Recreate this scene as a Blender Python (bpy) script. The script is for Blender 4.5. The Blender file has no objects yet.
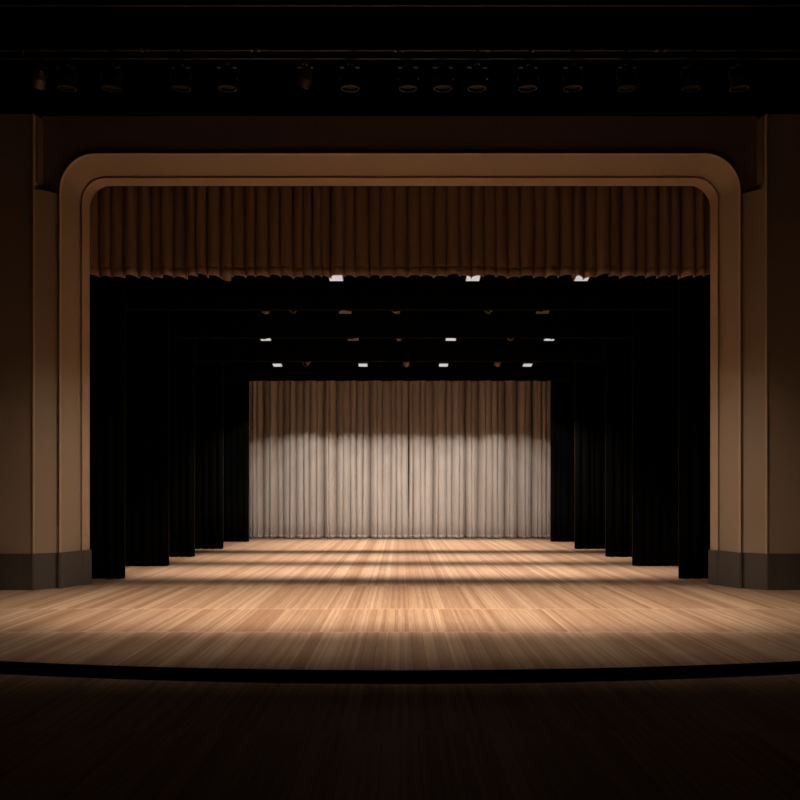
import bpy, bmesh, math, random
from mathutils import Vector, Matrix, Euler
S = bpy.context.scene
col = S.collection
R = math.radians
F, H0 = 700.0, 493.0      # focal length in pixels, horizon row
EYE = 1.6

# ------------------------------------------------------------------ materials
class NT:
    def __init__(s, name):
        s.m = bpy.data.materials.new(name); s.m.use_nodes = True
        s.t = s.m.node_tree; s.b = s.t.nodes['Principled BSDF']
    def n(s, typ, **kw):
        nd = s.t.nodes.new(typ)
        for k, v in kw.items(): setattr(nd, k, v)
        return nd
    def l(s, a, b): s.t.links.new(a, b)
    def math(s, op, a, b=None, c=None):
        nd = s.n('ShaderNodeMath', operation=op)
        for i, v in enumerate((a, b, c)):
            if v is None: continue
            if isinstance(v, (int, float)): nd.inputs[i].default_value = v
            else: s.l(v, nd.inputs[i])
        return nd.outputs[0]
    def mix(s, f, a, b):
        nd = s.n('ShaderNodeMix', data_type='RGBA')
        for sock, v in ((nd.inputs[0], f), (nd.inputs[6], a), (nd.inputs[7], b)):
            if isinstance(v, (int, float)): sock.default_value = v
            elif isinstance(v, tuple): sock.default_value = (*v, 1)
            else: s.l(v, sock)
        return nd.outputs[2]

def simple(name, c, rough=0.8, metal=0.0, noise=0.15, nscale=30, bump=0.0, stretch=(1, 1, 1), spec=0.5, sheen=0.0):
    t = NT(name)
    tc = t.n('ShaderNodeTexCoord'); mp = t.n('ShaderNodeMapping'); mp.inputs['Scale'].default_value = stretch
    t.l(tc.outputs['Object'], mp.inputs['Vector'])
    nz = t.n('ShaderNodeTexNoise'); nz.inputs['Scale'].default_value = nscale; nz.inputs['Detail'].default_value = 4
    t.l(mp.outputs[0], nz.inputs['Vector'])
    lo = tuple(x*(1-noise) for x in c); hi = tuple(min(1, x*(1+noise)) for x in c)
    t.l(t.mix(nz.outputs[0], lo, hi), t.b.inputs['Base Color'])
    t.b.inputs['Roughness'].default_value = rough; t.b.inputs['Metallic'].default_value = metal
    t.b.inputs['Specular IOR Level'].default_value = spec
    if sheen: t.b.inputs['Sheen Weight'].default_value = sheen
    if bump:
        bp = t.n('ShaderNodeBump'); bp.inputs['Strength'].default_value = bump; bp.inputs['Distance'].default_value = .004
        t.l(nz.outputs[0], bp.inputs['Height']); t.l(bp.outputs[0], t.b.inputs['Normal'])
    return t.m

def emis(name, c, st):
    t = NT(name); t.b.inputs['Base Color'].default_value = (.5, .5, .5, 1)
    t.b.inputs['Emission Color'].default_value = (*c, 1); t.b.inputs['Emission Strength'].default_value = st
    return t.m

def wood(name, bounds, seed, dark, light, line, rough):
    t = NT(name)
    tc = t.n('ShaderNodeTexCoord'); sp = t.n('ShaderNodeSeparateXYZ'); t.l(tc.outputs['Object'], sp.inputs[0])
    x, y = sp.outputs[0], sp.outputs[1]
    course = None; ln = None
    for b in bounds:
        c = t.math('GREATER_THAN', y, b)
        course = c if course is None else t.math('ADD', course, c)
    for b in bounds[:3]:
        d = t.math('ABSOLUTE', t.math('SUBTRACT', y, b))
        e = t.math('LESS_THAN', d, 0.016)
        ln = e if ln is None else t.math('MAXIMUM', ln, e)
    off = t.math('MULTIPLY', course, 0.437)
    u = t.math('DIVIDE', t.math('ADD', x, off), 0.125)
    idx = t.math('FLOOR', u); fr = t.math('FRACT', u)
    def wn(a, b, sd):
        cb = t.n('ShaderNodeCombineXYZ'); t.l(a, cb.inputs[0]); t.l(b, cb.inputs[1]); cb.inputs[2].default_value = sd
        w = t.n('ShaderNodeTexWhiteNoise', noise_dimensions='3D'); t.l(cb.outputs[0], w.inputs[0]); return w.outputs[0]
    v1 = wn(idx, course, seed + .5)
    v2 = wn(t.math('FLOOR', t.math('DIVIDE', idx, 3)), course, seed + 7.5)
    # fine strips inside each board
    v3 = wn(t.math('FLOOR', t.math('MULTIPLY', u, 3)), course, seed + 3.5)
    v = t.math('ADD', t.math('MULTIPLY', v1, .42), t.math('ADD', t.math('MULTIPLY', v2, .14), t.math('MULTIPLY', v3, .44)))
    mp = t.n('ShaderNodeMapping'); mp.inputs['Scale'].default_value = (46, 2.2, 1); t.l(tc.outputs['Object'], mp.inputs[0])
    g = t.n('ShaderNodeTexNoise'); g.inputs['Scale'].default_value = 1; g.inputs['Detail'].default_value = 5; g.inputs['Roughness'].default_value = .65
    t.l(mp.outputs[0], g.inputs['Vector'])
    v = t.math('ADD', v, t.math('MULTIPLY', t.math('SUBTRACT', g.outputs[0], .5), .9))
    cr = t.n('ShaderNodeValToRGB'); t.l(v, cr.inputs[0])
    e = cr.color_ramp.elements
    e[0].position = .12; e[0].color = (*dark, 1); e[1].position = .9; e[1].color = (*light, 1)
    m = e.new(.52); m.color = tuple((a*.52+b*.48) for a, b in zip(dark, light)) + (1,)
    seam = t.math('LESS_THAN', t.math('ABSOLUTE', t.math('SUBTRACT', fr, .5)), .478)
    seam = t.math('SUBTRACT', 1, seam)
    c1 = t.mix(t.math('MULTIPLY', seam, .7), cr.outputs[0], tuple(a*.35 for a in dark))
    c2 = t.mix(t.math('MULTIPLY', ln, .75), c1, line)
    t.l(c2, t.b.inputs['Base Color'])
    t.b.inputs['Roughness'].default_value = rough; t.b.inputs['Specular IOR Level'].default_value = .35
    bp = t.n('ShaderNodeBump'); bp.inputs['Strength'].default_value = .12; bp.inputs['Distance'].default_value = .002
    t.l(t.math('SUBTRACT', g.outputs[0], seam), bp.inputs['Height']); t.l(bp.outputs[0], t.b.inputs['Normal'])
    return t.m

M = {}
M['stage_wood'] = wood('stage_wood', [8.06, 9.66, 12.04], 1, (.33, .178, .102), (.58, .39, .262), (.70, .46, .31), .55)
M['house_wood'] = wood('house_wood', [1.2, 3.4, 5.0], 11, (.17, .085, .042), (.34, .20, .115), (.25, .14, .08), .65)  # same boards as the stage, the dimmer light put into a darker colour
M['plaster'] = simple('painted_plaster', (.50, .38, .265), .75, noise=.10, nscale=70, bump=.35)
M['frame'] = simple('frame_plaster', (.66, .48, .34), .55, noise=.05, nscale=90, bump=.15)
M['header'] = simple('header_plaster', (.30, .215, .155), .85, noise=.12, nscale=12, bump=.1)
M['plinth'] = simple('plinth_paint', (.115, .096, .079), .55, noise=.15, nscale=25, bump=.2)
M['blackwall'] = simple('black_paint', (.004, .004, .004), .95, spec=.1)
M['riser'] = simple('riser_black', (.003, .003, .003), .9, spec=.05)
M['housewall'] = simple('house_wall_paint', (.03, .022, .018), .9, spec=.2)
M['velour'] = simple('black_velour', (.003, .003, .003), .95, nscale=60, spec=.02)
M['hem'] = simple('black_webbing', (.03, .022, .014), .8, nscale=200, spec=.2)
M['valance'] = simple('brown_velour', (.37, .245, .16), .9, noise=.12, nscale=14, stretch=(6, 6, .6), spec=.15)
M['rear'] = simple('grey_beige_drape', (.46, .40, .355), .85, noise=.14, nscale=9, stretch=(8, 8, .15), spec=.2)
M['metal'] = simple('black_metal', (.015, .013, .012), .5, metal=0, nscale=40)
M['pipe'] = simple('pipe_steel', (.07, .06, .05), .4, metal=.5, nscale=40)
M['can'] = simple('bronzed_metal', (.30, .21, .14), .5, metal=.3, nscale=40)
M['lens'] = emis('lit_lens', (.88, .94, 1.0), .5)
M['lens_dim'] = simple('dim_lens', (.11, .095, .08), .4)
M['lens_off'] = simple('glass_off', (.012, .011, .010), .35)

# ------------------------------------------------------------------ mesh helpers
def mk(name, bm, mat, parent=None, smooth=False):
    me = bpy.data.meshes.new(name)
    bmesh.ops.recalc_face_normals(bm, faces=bm.faces)
    bm.to_mesh(me); bm.free()
    me.materials.append(mat)
    if smooth:
        for p in me.polygons: p.use_smooth = True
    o = bpy.data.objects.new(name, me); col.objects.link(o)
    if parent: o.parent = parent
    return o
def empty(name, loc=(0, 0, 0)):
    o = bpy.data.objects.new(name, None); col.objects.link(o); o.location = loc; o.empty_display_size = .2; return o
def tag(o, label=None, cat=None, group=None, kind=None):
    if label: o['label'] = label
    if cat: o['category'] = cat
    if group: o['group'] = group
    if kind: o['kind'] = kind
    return o
def box(bm, x0, x1, y0, y1, z0, z1):
    v = [bm.verts.new((x, y, z)) for x in (x0, x1) for y in (y0, y1) for z in (z0, z1)]
    for f in ((0,1,3,2),(4,6,7,5),(0,4,5,1),(2,3,7,6),(0,2,6,4),(1,5,7,3)): bm.faces.new([v[i] for i in f])
    return v
def prism(bm, pts, z0, z1):
    a = [bm.verts.new((x, y, z0)) for x, y in pts]; b = [bm.verts.new((x, y, z1)) for x, y in pts]
    n = len(pts)
    for i in range(n): bm.faces.new((a[i], a[(i+1) % n], b[(i+1) % n], b[i]))
    bm.faces.new(a); bm.faces.new(b[::-1])
def tube(bm, p, q, r, r2=None, seg=12, caps=True):
    p, q = Vector(p), Vector(q); d = q-p; r2 = r if r2 is None else r2
    rot = d.to_track_quat('Z', 'Y').to_matrix()
    A = []; B = []
    for i in range(seg):
        a = 2*math.pi*i/seg; o = rot @ Vector((math.cos(a), math.sin(a), 0))
        A.append(bm.verts.new(p+o*r)); B.append(bm.verts.new(q+o*r2))
    for i in range(seg): bm.faces.new((A[i], A[(i+1) % seg], B[(i+1) % seg], B[i]))
    if caps: bm.faces.new(A[::-1]); bm.faces.new(B)
def struct(name, bm, mat): return tag(mk(name, bm, mat), kind='structure')

# ------------------------------------------------------------------ setting
def edge_d(x): Rr = 21.0; return 6.31 + (Rr - math.sqrt(Rr*Rr - x*x))
bm = bmesh.new()
N = 72
top = []; bot = []
for i in range(N+1):
    x = -9 + 18*i/N
    top.append(bm.verts.new((x, edge_d(x), 0))); bot.append(bm.verts.new((x, edge_d(x), -.102)))
bk = [bm.verts.new((x.co.x, 26, 0)) for x in top]; bkb = [bm.verts.new((x.co.x, 26, -.102)) for x in top]
for i in range(N):
    bm.faces.new((top[i], top[i+1], bk[i+1], bk[i])); bm.faces.new((bot[i], bkb[i], bkb[i+1], bot[i+1]))
    bm.faces.new((top[i], bot[i], bot[i+1], top[i+1])); bm.faces.new((bk[i], bk[i+1], bkb[i+1], bkb[i]))
bm.faces.new((top[0], bk[0], bkb[0], bot[0])); bm.faces.new((top[N], bot[N], bkb[N], bk[N]))
struct('floor_stage', bm, M['stage_wood'])
# curved black edge strip covering the step's riser
bm = bmesh.new(); prev = None; first = None
for i in range(N+1):
    x = -8.98 + 17.96*i/N; d = edge_d(x)
    q = [bm.verts.new(c) for c in ((x, d+.002, .003), (x, d-.022, .003), (x, d-.024, -.102), (x, d-.001, -.102))]
    if prev:
        for k in range(4): bm.faces.new((prev[k], prev[(k+1) % 4], q[(k+1) % 4], q[k]))
    else: bm.faces.new(q)
    prev = q
bm.faces.new(prev[::-1])
struct('trim_1', bm, M['riser'])
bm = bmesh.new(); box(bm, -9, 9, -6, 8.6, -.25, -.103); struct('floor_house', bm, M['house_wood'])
for nm, b in (('wall_left', (-9.2, -9, -6, 26)), ('wall_right', (9, 9.2, -6, 26))):
    bm = bmesh.new(); box(bm, b[0], b[1], b[2], b[3], -.25, 10); struct(nm, bm, M['housewall'])
bm = bmesh.new(); box(bm, -9.2, 9.2, -6.2, -6, -.25, 10); struct('wall_back', bm, M['housewall'])
bm = bmesh.new(); box(bm, -9.2, 9.2, 26, 26.2, -.25, 10); struct('wall_rear_stage', bm, M['blackwall'])
bm = bmesh.new(); box(bm, -9.2, 9.2, -6.2, 26.2, 10, 10.2); struct('ceiling', bm, M['blackwall'])
# proscenium wall: fascias left and right, header, black wall above
OPX, OPZ, CR = 5.478, 7.018, .35
for sgn, nm in ((-1, 'wall_proscenium_left'), (1, 'wall_proscenium_right')):
    bm = bmesh.new()
    pts = [(8.98, 11.552), (6.073, 11.552), (6.073, 11.58), (6.045, 11.58), (6.038, 11.59), (6.04, 12.6), (8.98, 12.6)]
    prism(bm, [(sgn*x, y) for x, y in pts], 0, 7.85)
    struct(nm, bm, M['plaster'])
bm = bmesh.new()
box(bm, -9, -6.041, 11.53, 12.6, 7.851, 9.99); box(bm, 6.041, 9, 11.53, 12.6, 7.851, 9.99); box(bm, -6.04, 6.04, 11.76, 12.6, 7.946, 9.99)
struct('wall_upper', bm, M['blackwall'])

SX, SZ = .84, 1.0
def path(z0=0.0, step=7.5):
    """list of functions s -> (x, z) round the opening"""
    out = []
    cx, cz = OPX-CR, OPZ-CR
    for z in ([z0] if z0 > 0 else [0, 2, 4]): out.append((lambda s, z=z: (-(OPX+s*SX), z), 'L'))
    n = int(90/step)
    for k in range(n+1):
        a = math.pi - k*math.pi/2/n
        out.append((lambda s, a=a: (-cx+(CR+s*SX)*math.cos(a), cz+(CR+s*SZ)*math.sin(a)), 'CL'))
    for k in range(1, 6): out.append((lambda s, k=k: (-cx+2*cx*k/6, OPZ+s*SZ), 'T'))
    for k in range(n+1):
        a = math.pi/2 - k*math.pi/2/n
        out.append((lambda s, a=a: (cx+(CR+s*SX)*math.cos(a), cz+(CR+s*SZ)*math.sin(a)), 'CR'))
    for z in ([z0] if z0 > 0 else [4, 2, 0]): out.append((lambda s, z=z: (OPX+s*SX, z), 'R'))
    return out
def sweep(bm, prof):
    prev = None; n = len(prof)
    P = path()
    for i, (f, _) in enumerate(P):
        ring = []
        for s, d in prof:
            x, z = f(s); ring.append(bm.verts.new((x, d, z)))
        if prev:
            for k in range(n): bm.faces.new((prev[k], prev[(k+1) % n], ring[(k+1) % n], ring[k]))
        else: bm.faces.new(ring)
        prev = ring
    bm.faces.new(prev[::-1])
# header with the rounded opening
bm = bmesh.new(); fr = []; 
HX, HZ = 6.037, 7.945
for f, kind in path(6.645):
    x, z = f(.288)
    if kind in 'LR' : ox, oz = math.copysign(HX, x), z
    elif kind == 'T': ox, oz = x, HZ
    else:
        cx = math.copysign(OPX-CR, x); cz = OPZ-CR
        dx, dz = x-cx, z-cz
        t = min((HX-abs(cx))/max(abs(dx), 1e-6), (HZ-cz)/max(dz, 1e-6)); ox, oz = cx+dx*t, cz+dz*t
    fr.append(((x, z), (ox, oz)))
V = [[bm.verts.new((a[0], d, a[1])) for a in pr for d in (11.78, 12.5)] for pr in fr]
# corner points of the outer rectangle
for i in range(len(V)-1):
    a, b = V[i], V[i+1]
    o0, o1 = fr[i][1], fr[i+1][1]
    if abs(o0[0]-o1[0]) > 1e-4 and abs(o0[1]-o1[1]) > 1e-4:
        cpt = (math.copysign(HX, o0[0]), HZ)
        c0, c1 = bm.verts.new((cpt[0], 11.78, cpt[1])), bm.verts.new((cpt[0], 12.5, cpt[1]))
        bm.faces.new((a[0], a[2], c0, b[2], b[0])); bm.faces.new((a[1], b[1], b[3], c1, a[3]))
        bm.faces.new((a[2], a[3], c1, c0)); bm.faces.new((c0, c1, b[3], b[2]))
    else:
        bm.faces.new((a[0], a[2], b[2], b[0])); bm.faces.new((a[1], b[1], b[3], a[3])); bm.faces.new((a[2], a[3], b[3], b[2]))
    bm.faces.new((a[0], b[0], b[1], a[1]))
for e in (V[0], V[-1]): bm.faces.new((e[0], e[1], e[3], e[2]))
for sg in (-1, 1):
    a, b = sorted((sg*6.003, sg*6.036)); box(bm, a, b, 11.60, 11.779, 6.76, 7.849)
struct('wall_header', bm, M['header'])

arch = tag(empty('proscenium_arch', (0, 12.0, 0)), 'tan brown proscenium arch with rounded upper corners framing the stage opening', 'proscenium arch')
def pm(o, root): o.matrix_parent_inverse = Matrix.Translation(-root.location); return o
bm = bmesh.new(); sweep(bm, [(.074, 12.5), (.02, 12.375), (0, 12.355), (.012, 12.33), (.05, 12.178), (.058, 12.168), (.072, 12.172), (.078, 12.2), (.078, 12.5)])
pm(tag(mk('inner_reveal', bm, M['frame'], arch), 'paler inner lip of the arch'), arch)
bm = bmesh.new(); sweep(bm, [(.079, 12.5), (.079, 12.26), (.100, 12.16), (.112, 12.125), (.122, 12.113), (.262, 11.80), (.266, 11.79), (.266, 12.5)])
pm(mk('outer_band', bm, M['plaster'], arch), arch)
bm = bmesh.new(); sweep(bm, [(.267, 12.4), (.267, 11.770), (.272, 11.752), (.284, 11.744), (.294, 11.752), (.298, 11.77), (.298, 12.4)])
pm(tag(mk('edge_bead', bm, M['frame'], arch), 'thin rounded bead with painted-on highlight round the outer edge of the arch'), arch)  # paler colour stands in for the highlight along this edge
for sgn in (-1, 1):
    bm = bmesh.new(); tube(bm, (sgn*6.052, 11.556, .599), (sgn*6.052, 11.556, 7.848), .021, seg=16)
    struct('trim_2' if sgn < 0 else 'trim_3', bm, M['frame'])  # corner bead, its lit edge line put in as paler colour
for sgn in (-1, 1):
    bm = bmesh.new()
    pts = [(5.72, 12.45), (5.72, 11.825), (5.742, 11.825), (5.747, 11.792), (5.757, 11.782), (6.02, 11.588), (6.034, 11.575), (6.036, 12.45)]
    n = len(pts)
    # swept prism whose top ends in a small upward fillet by the wall
    prism(bm, [(sgn*x, y) for x, y in pts], 0, 6.64)
    pts2 = []
    m2 = [(5.765+.27-.11, 0), (6.036, 0), (6.036, .11)] 
    cv = [(6.036-.11+.11*math.sin(a), .11-.11*math.cos(a)) for a in [k*math.pi/16 for k in range(9)]]
    A = [bm.verts.new((sgn*x, 11.60+(6.036-x)*1.3, 6.641+z)) for x, z in cv] + [bm.verts.new((sgn*6.036, 11.60, 6.641))]
    B = [bm.verts.new((sgn*x, 11.99, 6.641+z)) for x, z in cv] + [bm.verts.new((sgn*6.036, 11.99, 6.641))]
    for k in range(len(A)):
        j = (k+1) % len(A); bm.faces.new((A[k], A[j], B[j], B[k]))
    bm.faces.new(A); bm.faces.new(B[::-1])
    pm(mk('side_panel', bm, M['plaster'], arch), arch)
# plinths
for sgn, nm in ((-1, 'baseboard_left'), (1, 'baseboard_right')):
    bm = bmesh.new()
    pts = [(8.97, 11.528), (6.22, 11.528), (6.080, 11.515), (6.055, 11.510), (6.028, 11.518), (6.016, 11.545), (5.757, 11.765), (5.748, 11.772), (5.742, 11.755), (5.733, 11.724), (5.715, 11.720), (5.685, 11.728), (5.665, 11.75), (5.663, 11.81), (5.53, 12.105), (5.51, 12.135), (5.49, 12.148), (5.478, 12.165), (5.444, 12.33), (5.448, 12.37), (5.56, 12.52), (8.97, 12.52)]
    prism(bm, [(sgn*x, y) for x, y in pts], .0, .598)
    struct(nm, bm, M['plinth'])

# ------------------------------------------------------------------ curtains
def curtain(name, creases, d0, z0, z1, mat, bulge, rnd, parent=None, flip=1, rows=10, power=.6, spread=0.0, hem=None, thick=.012, seg=9, taper=.5, seam=True, slot=0.0):
    """creases: [(x, depth)] ; hangs from z1 to z0; bulges towards the audience"""
    bm = bmesh.new(); rg = random.Random(rnd)
    cols = []
    for i in range(len(creases)-1):
        (xa, da), (xb, db) = creases[i], creases[i+1]
        w = xb-xa; bu = bulge*(.75+.5*rg.random())*min(1.2, (w/.22)**.5 if w < .22 else 1.0)
        sk = rg.uniform(-.22, .22); rip = rg.uniform(.0, .14); k2 = rg.choice((2, 3))
        for k in range(seg if i < len(creases)-2 else seg+1):
            t = (k/seg)*.4+.6*(.5-.5*math.cos(math.pi*k/seg))
            tt = t+sk*math.sin(math.pi*t)*.5
            b = bu*(max(0, math.sin(math.pi*min(1, max(0, tt))))**power) * (1-rip*(math.sin(math.pi*t*k2)**2))
            sl = slot*(.4+1.2*rg.random()) if k == 0 else 0
            cols.append((xa+w*t, da+(db-da)*t+sl, b, i))
    ph = rg.random()*6
    zs = []
    for r in range(rows+1):
        zs.append(z1+(z0-z1)*r/rows)
    if hem and seam: zs += [z0+hem+.012, z0+hem, z0+hem-.012]; zs.sort(reverse=True)
    grid = []
    for z in zs:
        f = (z1-z)/(z1-z0); am = taper+(1-taper)*f
        row = []
        for x, d, b, i in cols:
            wob = spread*math.sin(i*1.7+ph+z*.9)*f
            o = (d+(-b))*am
            if hem and seam and abs(z-(z0+hem)) < .002: o += .010
            zz = z
            if z == z0: zz += .012*math.sin(i*2.1+ph) if z0 > .5 else 0
            row.append(bm.verts.new((x+wob, d0+o, zz)))
        grid.append(row)
    for a, b in zip(grid, grid[1:]):
        for k in range(len(a)-1): bm.faces.new((a[k], b[k], b[k+1], a[k+1]))
    o = mk(name, bm, mat, parent, smooth=True)
    md = o.modifiers.new('Solidify', 'SOLIDIFY'); md.thickness = thick; md.offset = 0
    return o
def regular(x0, x1, w, rg, dd=.04):
    n = max(2, round((x1-x0)/w)); out = []
    for i in range(n+1):
        j = 0 if i in (0, n) else rg.uniform(-.25, .25)*w
        out.append((x0+(x1-x0)*i/n+j, rg.uniform(0, dd)))
    return out
rg = random.Random(5)
# valance
vp = [97, 110, 123, 136, '149', 160, 172, '184', 196, 207, 220, 231, 244, 255.5, 268, 279.5, '292', 303, 312.5, 321, '330.5', 344, 354.5, 369, 380.5, 394,
      407.5, 420.5, 434, 447, 459, 472, 484.5, 496, '508', 521, 535, 546, 560, 574, '585.5', 597, 610, 622.5, 636, 647.5, 659.5, 671, '682', 695, 705]
DV = 12.71
cr = [(-5.70, .02)] + [((float(p)-400)*DV/F, .15 if isinstance(p, str) else rg.uniform(.03, .12)) for p in vp] + [(5.70, .02)]
o = curtain('valance_curtain', cr, DV, 5.54, 7.35, M['valance'], .14, 3, rows=8, power=.55, spread=.012, hem=.16, taper=.9, slot=.04)
tag(o, 'short brown pleated valance hanging across the top of the stage opening', 'curtain')
# black legs
DL = [12.98, 15.3, 17.5, 20.0, 22.9]; XL = {-1: [5.11, 5.06, 5.14, 5.06, 4.95], 1: [5.18, 5.09, 5.15, 5.0, 4.94]}
ordn = ['nearest the front', 'second from the front', 'third from the front, middle of the five', 'fourth from the front', 'farthest back beside the pale curtain']
for sgn, side in ((-1, 'left'), (1, 'right')):
    for i, (d, x) in enumerate(zip(DL, XL[sgn])):
        w = 2.3
        a, b = (-x-w, -x) if sgn < 0 else (x, x+w)
        root = empty('side_curtain', ((a+b)/2, d, 0))
        tag(root, f'tall black {side} wing curtain, {ordn[i]}', 'curtain', f'black wing curtains down the {side} of the stage')
        c = curtain('drape', regular(a, b, .21, rg), d, .012, 8.2, M['velour'], .07, 20+i+10*sgn, rows=8, power=1, taper=.85, hem=.12, spread=.008); c.parent = root; pm(c, root)
        bm = bmesh.new(); ex = -x+.010 if sgn < 0 else x-.010
        tube(bm, (ex, d, .02), (ex, d-.0, 8.2), .007, seg=6)
        e = mk('edge_hem', bm, M['hem'], root); pm(e, root)
        bm = bmesh.new(); tube(bm, (a, d, 8.2), (b, d, 8.2), .025)
        for q in (a+.2, b-.2): tube(bm, (q, d, 8.2), (q, d, 10), .01)
        e = mk('hanging_pipe', bm, M['metal'], root); pm(e, root)
# black borders
YB = [None, 311, 338.7, 362, 381]
lab = [None, 'nearest of the four below the brown valance', 'second of the four back from the valance', 'third of the four back from the valance', 'last and lowest, right above the pale rear curtain']
for i in range(1, 5):
    d = DL[i]-.28
    z = EYE+(H0-YB[i])*d/F
    root = empty('border_curtain', (0, d, z))
    tag(root, f'long black overhead border curtain, {lab[i]}', 'curtain', 'black border curtains above the stage')
    c = curtain('drape', regular(-7.6, 7.6, .24, rg), d, z, 8.0, M['velour'], .05, 60+i, rows=4, power=1, taper=.9); pm(c, root); c.parent = root; pm(c, root)
    bm = bmesh.new(); box(bm, -7.6, 7.6, d-.085, d-.075, z-.004, z+.012)
    e = mk('bottom_hem', bm, M['hem'], root); pm(e, root)
    bm = bmesh.new(); tube(bm, (-7.7, d, 8.0), (7.7, d, 8.0), .025)
    for q in (-7, -3.5, 0, 3.5, 7): tube(bm, (q, d, 8), (q, d, 10), .008)
    e = mk('hanging_pipe', bm, M['metal'], root); pm(e, root)
# pale rear curtain, two halves
DR = 24.6
lp = [249.5, 252, 256, '262', 269, '276.6', '282', 289.6, 296, 303.6, 310, 317, '323.6', 329, '336.4', 343, 350.4, 356.6, 363, '370', 377.4, 383, 391, 396, 402, '408.8']
rp = ['408.8', 413, 420.6, 425.6, '433.6', 438, 446.4, 452, 459.4, '466', 472, '479', 486, 492, 498, '506', 509.6, '518.4', 525.6, '533', 538, 542.4, 546.6, 551]
def px2c(lst):
    out = []
    for p in lst:
        out.append(((float(p)-400)*DR/F, .34 if isinstance(p, str) else rg.uniform(.03, .17)))
    return out
L = regular(-6.8, (247-400)*DR/F, .2, rg, .1)+px2c(lp); L[-1] = (L[-1][0]-.012, .12)
Rr = px2c(rp)+regular((554-400)*DR/F, 6.8, .2, rg, .1); Rr[0] = (Rr[0][0]+.012, .12)
for nm, c, lb, sd in (('l', L, 'pale grey-beige pleated rear stage curtain, left half of the pair', 8), ('r', Rr, 'pale grey-beige pleated rear stage curtain, right half of the pair', 9)):
    o = curtain('rear_curtain', c, DR, .02, 7.6, M['rear'], .22, sd, rows=12, power=.36, taper=.9, slot=.16, spread=.014, hem=.11, seg=12)
    tag(o, lb, 'curtain', 'rear stage curtain')
root = empty('curtain_track', (0, DR, 7.65)); tag(root, 'steel track carrying the pale rear curtain', 'curtain track')
bm = bmesh.new(); box(bm, -7, 7, DR-.04, DR+.04, 7.61, 7.69)
for q in (-6, -2, 2, 6): tube(bm, (q, DR, 7.69), (q, DR, 10), .012)
pm(mk('rail', bm, M['metal'], root), root)

# ------------------------------------------------------------------ stage lights
def dup(root, loc, rot=(0, 0, 0)):
    r = root.copy(); col.objects.link(r); r.location = loc; r.rotation_euler = rot
    for ch in root.children:
        c = ch.copy(); col.objects.link(c); c.parent = r
        for g in ch.children:
            e = g.copy(); col.objects.link(e); e.parent = c
    return r
def rotbm(bm, ang, axis='X', piv=(0, 0, 0)):
    bmesh.ops.rotate(bm, verts=bm.verts, cent=piv, matrix=Matrix.Rotation(ang, 3, axis))
def make_flood(lens):
    """origin at the pipe; box flood hanging below, lens facing down and slightly to the audience"""
    r = empty('flood_light')
    bm = bmesh.new(); box(bm, -.035, .035, -.035, .035, -.055, -.025); tube(bm, (0, 0, -.05), (0, 0, -.10), .012)
    mk('clamp', bm, M['metal'], r)
    bm = bmesh.new()
    for s in (-1, 1): box(bm, s*.162-.006, s*.162+.006, -.02, .02, -.27, -.10)
    box(bm, -.168, .168, -.02, .02, -.108, -.096)
    mk('yoke', bm, M['metal'], r)
    tilt = R(-12)
    bm = bmesh.new()
    a = [(-.10, -.07, -.14), (.10, -.07, -.14), (.10, .07, -.14), (-.10, .07, -.14)]
    b = [(-.145, -.125, -.27), (.145, -.125, -.27), (.145, .125, -.27), (-.145, .125, -.27)]
    c = [(-.145, -.125, -.30), (.145, -.125, -.30), (.145, .125, -.30), (-.145, .125, -.30)]
    A = [bm.verts.new(v) for v in a]; B = [bm.verts.new(v) for v in b]; Cc = [bm.verts.new(v) for v in c]
    bm.faces.new(A)
    for i in range(4):
        j = (i+1) % 4; bm.faces.new((A[i], A[j], B[j], B[i])); bm.faces.new((B[i], B[j], Cc[j], Cc[i]))
    bm.faces.new(Cc[::-1])
    rotbm(bm, tilt, 'X', (0, 0, -.23)); h = mk('housing', bm, M['can'], r)
    bm = bmesh.new(); box(bm, -.13, .13, -.108, .108, -.308, -.301); rotbm(bm, tilt, 'X', (0, 0, -.23)); mk('lens', bm, lens, r)
    return r
def make_par(tilt, lens=None, mat='can', sc=1.0, name='spotlight', side=0.0):
    r = empty(name)
    bm = bmesh.new(); box(bm, -.03, .03, -.035, .035, -.055, -.025); tube(bm, (0, 0, -.05), (0, 0, -.09), .012); mk('clamp', bm, M['metal'], r)
    bm = bmesh.new()
    for s in (-1, 1): box(bm, s*.115*sc-.005, s*.115*sc+.005, -.018, .018, -.09-.13*sc, -.085)
    box(bm, -.115*sc-.005, .115*sc+.005, -.018, .018, -.095, -.083); mk('yoke', bm, M['metal'], r)
    piv = (0, 0, -.09-.12*sc); zc = piv[2]
    def tf(bm): rotbm(bm, R(tilt), 'X', piv); rotbm(bm, side, 'Z', piv); return bm
    bm = bmesh.new()
    prof = [(.035, .12), (.06, .11), (.075, .05), (.095, .0), (.098, -.09), (.104, -.092), (.104, -.11), (.09, -.11), (.088, -.07)]
    seg = 20; pr = None
    for rr, zz in prof:
        ring = [bm.verts.new((rr*sc*math.cos(2*math.pi*k/seg), rr*sc*math.sin(2*math.pi*k/seg), zc+zz*sc)) for k in range(seg)]
        if pr:
            for k in range(seg): bm.faces.new((pr[k], pr[(k+1) % seg], ring[(k+1) % seg], ring[k]))
        else: bm.faces.new(ring)
        pr = ring
    h = mk('housing', tf(bm), M[mat], r)
    bm = bmesh.new(); tube(bm, (0, 0, zc-.085*sc), (0, 0, zc-.070*sc), .086*sc, seg=20); mk('lens', tf(bm), lens or M['lens_off'], r)
    return r
rows = [  # depth, lens height on row, [(px, type, label)]
 (14.0, 278.3, 'front row'), (16.5, 311.6, 'second row'), (18.8, 339, 'third row'), (21.5, 365.2, 'rear row')]
FL_ON = make_flood(M['lens']); FL_DIM = make_flood(M['lens_dim'])
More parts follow.
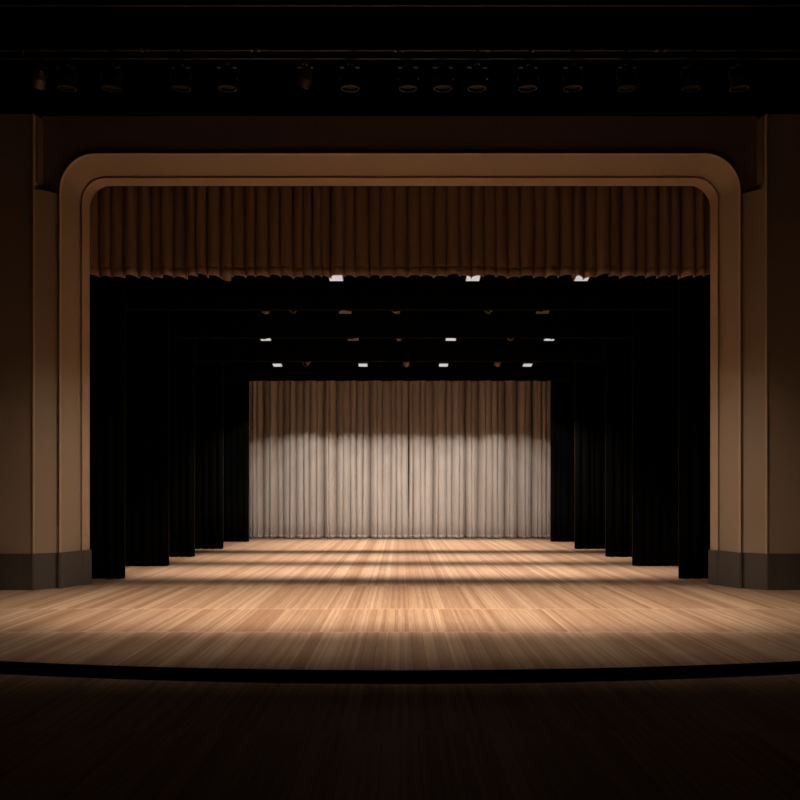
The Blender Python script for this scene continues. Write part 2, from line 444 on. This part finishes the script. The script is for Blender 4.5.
PAR1 = make_par(38, side=.5); PAR2 = make_par(-55, side=-.9)
protos = {'on': [FL_ON, False], 'dim': [FL_DIM, False], 'p1': [PAR1, False], 'p2': [PAR2, False]}
items = [
 [(227, 'p1', 'unlit bronze stage light left under the valance hem, in front of the borders'),
  (336, 'on', 'lit white flood light peeping under the valance hem left of centre'),
  (473, 'on', 'lit white flood light under the valance hem, middle one of three lit there'),
  (582, 'on', 'lit white flood light under the valance hem, rightmost of three lit there')],
 [(266, 'p1', 'dim brown stage light under the first black border, leftmost of its row'),
  (295, 'p2', 'dim brown stage light under the first black border, second from left'),
  (345, 'dim', 'dim grey flat flood light under the first black border, left of centre'),
  (397, 'p1', 'dim brown stage light at the centre under the first black border'),
  (490, 'p2', 'dim brown stage light under the first black border, second from right'),
  (543, 'dim', 'dim brown flat flood light under the first black border, rightmost of its row')],
 [(265.5, 'on', 'lit white flood light under the second black border, leftmost of its row'),
  (353, 'dim', 'dim grey flat flood light under the second black border, left of centre'),
  (399, 'p1', 'unlit brown stage light at the centre under the second black border'),
  (451, 'on', 'lit white flood light under the second black border, just right of centre'),
  (512, 'p2', 'tiny unlit brown stage light between the right two lit floods below the second border'),
  (549.5, 'on', 'lit white flood light under the second black border, rightmost of its row')],
 [(277.5, 'on', 'lit white flood light in the rear row, leftmost of its four lit floods'),
  (307, 'p2', 'unlit brown stage light in the rear row between the two left lit floods'),
  (363, 'on', 'lit white flood light in the rear row, second from left of four lit'),
  (407, 'p1', 'tiny unlit brown stage light near the centre of the rear row'),
  (443.5, 'on', 'lit white flood light in the rear row, third from left of four lit'),
  (498, 'p1', 'unlit brown stage light in the rear row between the two right lit floods'),
  (527.5, 'on', 'lit white flood light in the rear row, rightmost of its four lit floods')]]
def placef(key, loc, lb, grp):
    p = protos[key]
    if not p[1]: p[1] = True; o = p[0]; o.location = loc
    else: o = dup(p[0], loc)
    tag(o, lb, 'stage light', grp); return o
def spot(name, loc, target, power, ang, blend, color=(1, .86, .70), scale=(1, 1, 1), rad=.06):
    l = bpy.data.lights.new(name, 'SPOT'); l.energy = power; l.spot_size = R(ang); l.spot_blend = blend; l.color = color; l.shadow_soft_size = rad
    o = bpy.data.objects.new(name, l); col.objects.link(o); o.location = loc
    d = Vector(target)-Vector(loc); o.rotation_euler = d.to_track_quat('-Z', 'Y').to_euler(); o.scale = scale
    return o
WARM = (1, .84, .68); NEUT = (1, .87, .74)
ROWP = [(14.3, 1550), (17.3, 1500), (20.6, 1550), (22.5, 1100)]
for (d, y, nm), its, (td, pw) in zip(rows, items, ROWP):
    zl = EYE+(H0-y)*d/F            # lens height
    zp = zl+.30
    rt = empty('lighting_batten', (0, d, zp)); tag(rt, f'black pipe hidden above the borders carrying the {nm} of stage lights', 'pipe', 'lighting pipes over the stage')
    bm = bmesh.new(); tube(bm, (-7, d, zp), (7, d, zp), .024); pm(mk('pipe', bm, M['metal'], rt), rt)
    for q in (-6.5, -2.2, 2.2, 6.5):
        bm = bmesh.new(); tube(bm, (q, d, zp+.02), (q, d, 9.99), .006)
        pm(mk('suspension_wire', bm, M['metal'], rt), rt)
    for px, key, lb in its:
        dz = {'p1': -.03, 'p2': -.02}.get(key, 0)
        placef(key, ((px-400)*d/F, d, zp), lb, f'{nm} of overhead stage lights')
    for X in (-3.6, -1.25, 1.38, 3.85):
        spot('stage_lamp', (X, d+.03, zl-.06), (X, td+.05, 0), pw, 76, 1.0, NEUT, (1, .41, 1))
# beams from the third row washing the rear curtain below the borders
for X in (-3.85, -2.75, -1.7, -.6, .6, 1.7, 2.75, 3.85):
    spot('curtain_wash_lamp', (X, 18.9, 5.50), (X*.97, 18.9+5.50/math.tan(R(37)), 0), 400, 40, .3, (1, .93, .86), (1.45, 1, 1), .03)

# ------------------------------------------------------------------ front-of-house bar
DT = 9.0
def zt(y, d=DT): return EYE+(H0-y)*d/F
trs = empty('lighting_truss', (0, DT, zt(49.5)))
tag(trs, 'dark horizontal pipe truss hanging in the blackness above the proscenium', 'lighting truss')
for y, x0, x1, r in ((49.5, -6.4, 6.4, .020), (58, -6.4, 6.4, .016), (5, -6.4, 6.4, .016)):
    bm = bmesh.new(); tube(bm, (x0, DT, zt(y)), (x1, DT, zt(y)), r); pm(mk('pipe', bm, M['pipe'], trs), trs)
for px in (22, 60, 111, 181, 255, 352, 398, 478, 530, 573, 626, 694, 741):
    X = (px-400)*DT/F
    bm = bmesh.new(); box(bm, X-.012, X+.012, DT-.02, DT+.02, zt(58), zt(47)); pm(mk('bracket', bm, M['pipe'], trs), trs)
for px in (21, 210, 398, 588, 775):
    X = (px-400)*DT/F
    bm = bmesh.new(); tube(bm, (X, DT, zt(49.5)), (X, DT, 10), .010); pm(mk('hanger', bm, M['pipe'], trs), trs)
for px in (142, 148, 252, 259, 395, 403, 488, 533, 657, 665):
    X = (px-400)*DT/F
    bm = bmesh.new(); tube(bm, (X-.018, DT, zt(49.5)), (X+.018, DT, zt(49.5)), .029, seg=16); pm(mk('coupler', bm, M['can'], trs), trs)
FOH = make_par(10, mat='metal', sc=1.15, name='spotlight', lens=M['lens_off'])
FOH2 = make_par(48, mat='pipe', sc=1.0, name='spotlight', lens=M['lens_off'], side=.7)
used = {0: False, 1: False}
fx = [38, 66, 111, 181, 227, 305, 350, 408, 443, 477, 528, 573, 627, 692, 740]
words = ['leftmost of the row', 'second from the left end', 'third from the left end', 'fourth from the left end', 'fifth from the left end', 'sixth from left, tilted sideways',
         'seventh from left, left of the middle', 'eighth from left, at the middle', 'seventh from the right end', 'sixth from the right end',
         'fifth from the right end', 'fourth from the right end', 'third from the right end', 'second from the right end', 'rightmost of the row']
for i, (px, w) in enumerate(zip(fx, words)):
    X = (px-400)*DT/F; k = 1 if i in (0, 5) else 0; pr = (FOH, FOH2)[k]
    loc = (X, DT, zt(58)-.03)
    if not used[k]: o = pr; o.location = loc; used[k] = True
    else: o = dup(pr, loc)
    tag(o, f'dark spotlight hanging from the truss above the proscenium, {w}', 'spotlight', 'spotlights on the front truss')
for X in (-3.3, -2.2, -1.1, 0, 1.1, 2.2, 3.3):
    spot('apron_lamp', (X, DT+.12, 6.62), (X*1.0, 10.1, 0), 570, 54, .68, WARM, (1.3, .8, 1))
for X in (-3.4, -1.1, 1.1, 3.4):
    spot('front_fill_lamp', (X, DT+.12, 6.62), (X, 8.45, 0), 290, 42, 1.0, WARM, (1.6, 1, 1))  # added fill that softens the front of the apron pool
for X in (-2.5, 2.5):
    spot('spill_fill_lamp', (X, DT+.12, 6.62), (X, 8.0, 0), 20, 80, 1.0, WARM, (1.3, 1, 1))  # added weak wide fill for spill onto the house floor
for sg in (-1, 1):   # added crossing fill beams that brighten the feet of the arch
    spot('arch_fill_lamp', (sg*.9, DT+.12, 6.62), (-sg*5.9, 11.8, -.6), 560, 50, 1.0, NEUT)

# ------------------------------------------------------------------ camera, world
cam = bpy.data.cameras.new('Camera'); cam.sensor_width = 36; cam.lens = 36*F/800; cam.shift_y = (H0-400)/800; cam.clip_end = 200
co = bpy.data.objects.new('Camera', cam); col.objects.link(co); co.location = (0, 0, EYE); co.rotation_euler = (R(90), 0, 0)
S.camera = co
w = bpy.data.worlds.new('World'); S.world = w; w.use_nodes = True
w.node_tree.nodes['Background'].inputs[0].default_value = (.01, .008, .006, 1); w.node_tree.nodes['Background'].inputs[1].default_value = 0.0
S.view_settings.view_transform = 'Standard'; S.view_settings.look = 'None'; S.view_settings.gamma = 1; S.view_settings.use_curve_mapping = False
S.view_settings.exposure = 0.0
